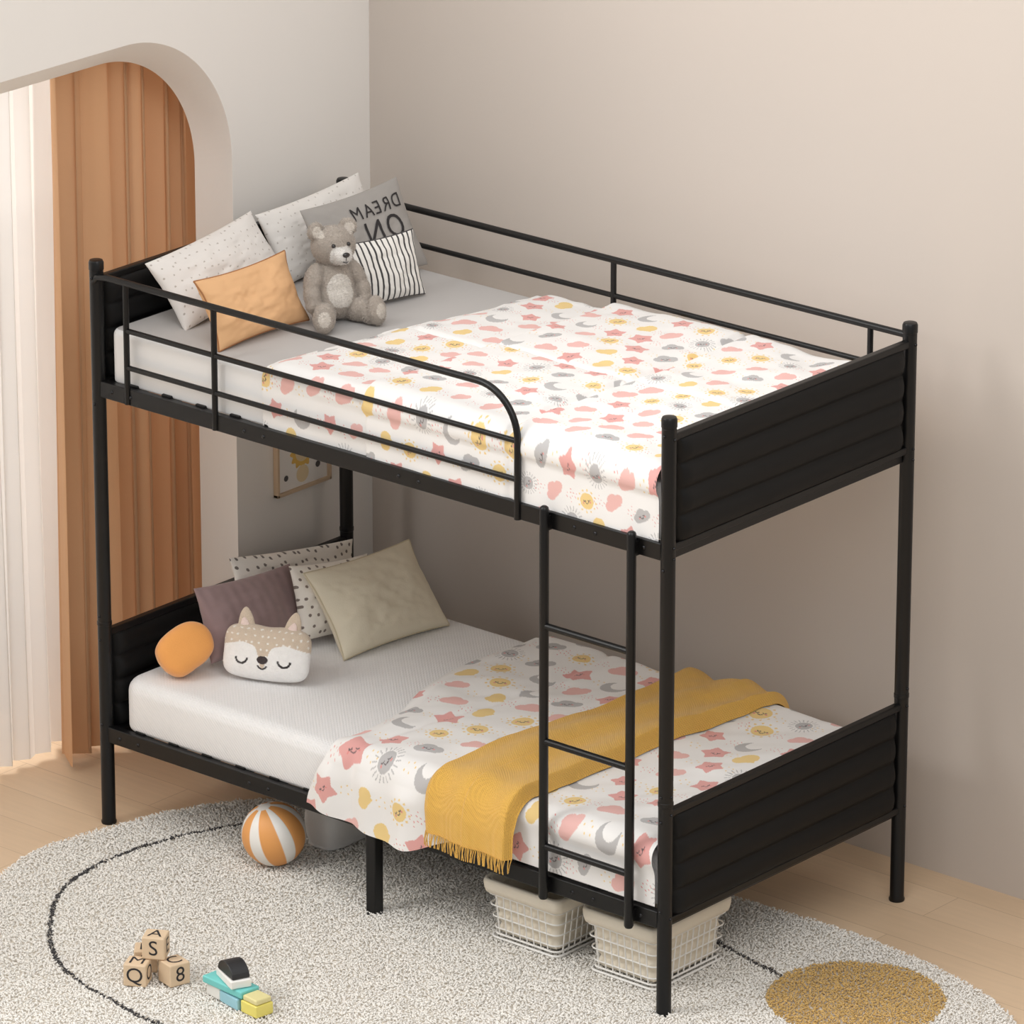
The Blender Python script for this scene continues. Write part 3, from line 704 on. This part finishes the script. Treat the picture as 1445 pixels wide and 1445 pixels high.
# grey felt organiser under the bed
def organiser():
    e=empty('felt_storage_bag'); m=mat('grey_felt',(236,235,234),.95,0,.3,200,.05,30); x0,x1,y0,y1,z=.54,.64,.22,.40,RZ
    P=[]
    for t in np.linspace(0,1,14):
        o=.01*math.sin(t*math.pi)+.006*t; ring=[]
        for k in range(60):
            a=2*math.pi*k/60; q=(abs(math.cos(a))**4+abs(math.sin(a))**4)**-.25
            ring.append(((x0+x1)/2+((x1-x0)/2+o)*q*math.cos(a),(y0+y1)/2+((y1-y0)/2+o)*q*math.sin(a),z+.12*t+.012*t*math.cos(4*a+math.pi)))
        P.append(ring)
    for t in (1,.5,.03): P.append([(p[0]*.97+.03*(x0+x1)/2,p[1]*.97+.03*(y0+y1)/2,z+.12*t) for p in P[13]])
    grid('bag',np.array(P),m,e,closed=True)
    a=Acc()
    for x in (x0,x1): a.tube([(x,(y0+y1)/2+.04*math.cos(q),z+.11+.04*math.sin(q)) for q in np.linspace(0,math.pi,12)],.004,8)
    a.obj('handles',mat('grey_strap',(120,118,118),.9),e)
    a=Acc(); a.box((x0+.01,y0+.01,z+.002),(x1-.01,y1-.01,z+.01)); a.box((x0+.02,y0+.04,z+.01),(x0+.035,y1-.03,z+.15)); a.box((x0+.055,y0+.03,z+.01),(x0+.07,y1-.04,z+.145)); a.obj('books',M_white,e,.002,False)
organiser()
# ------------------------------------------------------------ letter blocks
def block(c,s,az,letters):
    e=empty('alphabet_block'); a=Acc(); h=s/2; a.box((-h,-h,0),(h,h,s)); a.obj('cube',M_wood,e,.004,False)
    for key,txt in letters.items():
        V,F=text_mesh(txt,s*.95); x=V[:,0]; y=V[:,1]; o=h+.0006; z0=0*x
        if key=='F': Q=np.stack([x,z0-o,y+h],1)
        elif key=='R': Q=np.stack([z0+o,x,y+h],1)
        else: Q=np.stack([x,y,z0+s+.0006],1)
        me=bpy.data.meshes.new('letter'); me.from_pydata(Q.tolist(),[],F); me.materials.append(M_dark); link(bpy.data.objects.new('letter_'+key,me),e)
    e.location=c; e.rotation_euler=(0,0,math.radians(az))
S=.062
block((.835,-.755,RZ),S,28,{'F':'Q','T':'M','R':'O'})
block((.905,-.690,RZ),S,75,{'F':'8','R':'D','T':'C'})
block((.79,-.675,RZ),S,40,{'F':'2','R':'B','T':'K'})
block((.850,-.700,RZ+S+.001),S,30,{'F':'S','T':'A','R':'E'})
# building bricks
def bricks():
    def M(c,az): return Matrix.Translation(c)@Matrix.Rotation(math.radians(az),4,'Z')
    def part(nm,lo,hi,c,az,colr,p):
        a=Acc(); a.box(lo,hi,M(c,az)); a.obj(nm,mat(nm+'_paint',colr,.45),p,.004,False)
    e=empty('toy_building_blocks'); az=-12
    C=(1.115,-.680,RZ)
    part('white_brick',(-.09,-.03,0),(-.03,.03,.035),C,az,(240,238,233),e)
    part('blue_brick',(-.03,-.03,0),(.05,.03,.032),C,az,(160,208,222),e)
    part('yellow_brick',(.055,-.028,0),(.12,.03,.034),C,az+4,(240,226,120),e)
    part('teal_plank',(-.095,-.032,.036),(.06,.032,.056),C,az+6,(120,208,204),e)
    part('yellow_plank',(.062,-.026,.035),(.118,.026,.05),C,az+4,(230,220,160),e)
    part('white_plank',(-.065,-.029,.057),(.045,.029,.080),C,az-14,(244,242,238),e)
    a=Acc(); n=16; v=[]; m=M(C,az-10)
    for y in (-.025,.025):
        for k in range(n+1):
            t=math.pi*k/n; v.append(m@Vector((-.008+.046*math.cos(t),y,.081+.036*math.sin(t))))
    a.v=v; a.f=[tuple(range(n+1))[::-1],tuple(range(n+1,2*n+2))]+[(k,k+1,k+n+2,k+n+1) for k in range(n)]+[(n,0,n+1,2*n+1)]
    a.obj('black_arch_brick',mat('black_paint',(40,40,42),.4),e,.002,False)
bricks()

# ------------------------------------------------------------ lights
w=bpy.data.worlds.new('World'); scene.world=w; w.use_nodes=True
nt=w.node_tree; bg=nt.nodes['Background']; bg.inputs[1].default_value=1.0
tc=nt.nodes.new('ShaderNodeTexCoord'); sx=nt.nodes.new('ShaderNodeSeparateXYZ'); nt.links.new(tc.outputs['Generated'],sx.inputs[0])
cr=nt.nodes.new('ShaderNodeValToRGB'); nt.links.new(sx.outputs['Z'],cr.inputs[0])
cr.color_ramp.elements[0].position=0.0; cr.color_ramp.elements[0].color=(.37,.366,.358,1)
cr.color_ramp.elements[1].position=0.9; cr.color_ramp.elements[1].color=(.77,.765,.755,1)
nt.links.new(cr.outputs[0],bg.inputs[0])
def area(name,loc,tgt,size,power,col):
    l=bpy.data.lights.new(name,'AREA'); l.shape='SQUARE'; l.size=size; l.energy=power; l.color=col
    o=bpy.data.objects.new(name,l); o.location=loc; o.rotation_euler=(Vector(tgt)-Vector(loc)).to_track_quat('-Z','Y').to_euler(); bpy.context.collection.objects.link(o)
area('key_window_light',(-1.9,-4.5,5.5),(1.2,.6,1.0),3.8,310,(1,.985,.96))
area('added_upper_wall_fill',(2.2,-1.6,4.9),(1.6,1.2,1.9),2.6,30,(1,.99,.98))  # added lamp brightening the upper back wall, no ceiling fixture there
area('fill_light',(4.6,-2.2,4.6),(-.1,.6,1.8),2.6,62,(1,.985,.965))
area('bay_daylight',(-2.2,-.4,2.2),(-.3,-.2,1.0),1.6,55,(1,.98,.95))
# ------------------------------------------------------------ camera
yaw,pitch,roll,f=2.27806,0.34759,0.00059,8765.74
d=Vector((math.cos(yaw)*math.cos(pitch),math.sin(yaw)*math.cos(pitch),-math.sin(pitch))); r=Vector((math.sin(yaw),-math.cos(yaw),0)); u=r.cross(d)
r2=r*math.cos(roll)+u*math.sin(roll); u2=-r*math.sin(roll)+u*math.cos(roll)
cd=bpy.data.cameras.new('camera'); co=bpy.data.objects.new('camera',cd); bpy.context.collection.objects.link(co)
Mx=Matrix(((r2.x,u2.x,-d.x,11.27079),(r2.y,u2.y,-d.y,-11.45326),(r2.z,u2.z,-d.z,6.73073),(0,0,0,1))); co.matrix_world=Mx
cd.sensor_width=36; cd.lens=f/1445*36; cd.clip_end=100; cd.clip_start=.5
scene.camera=co
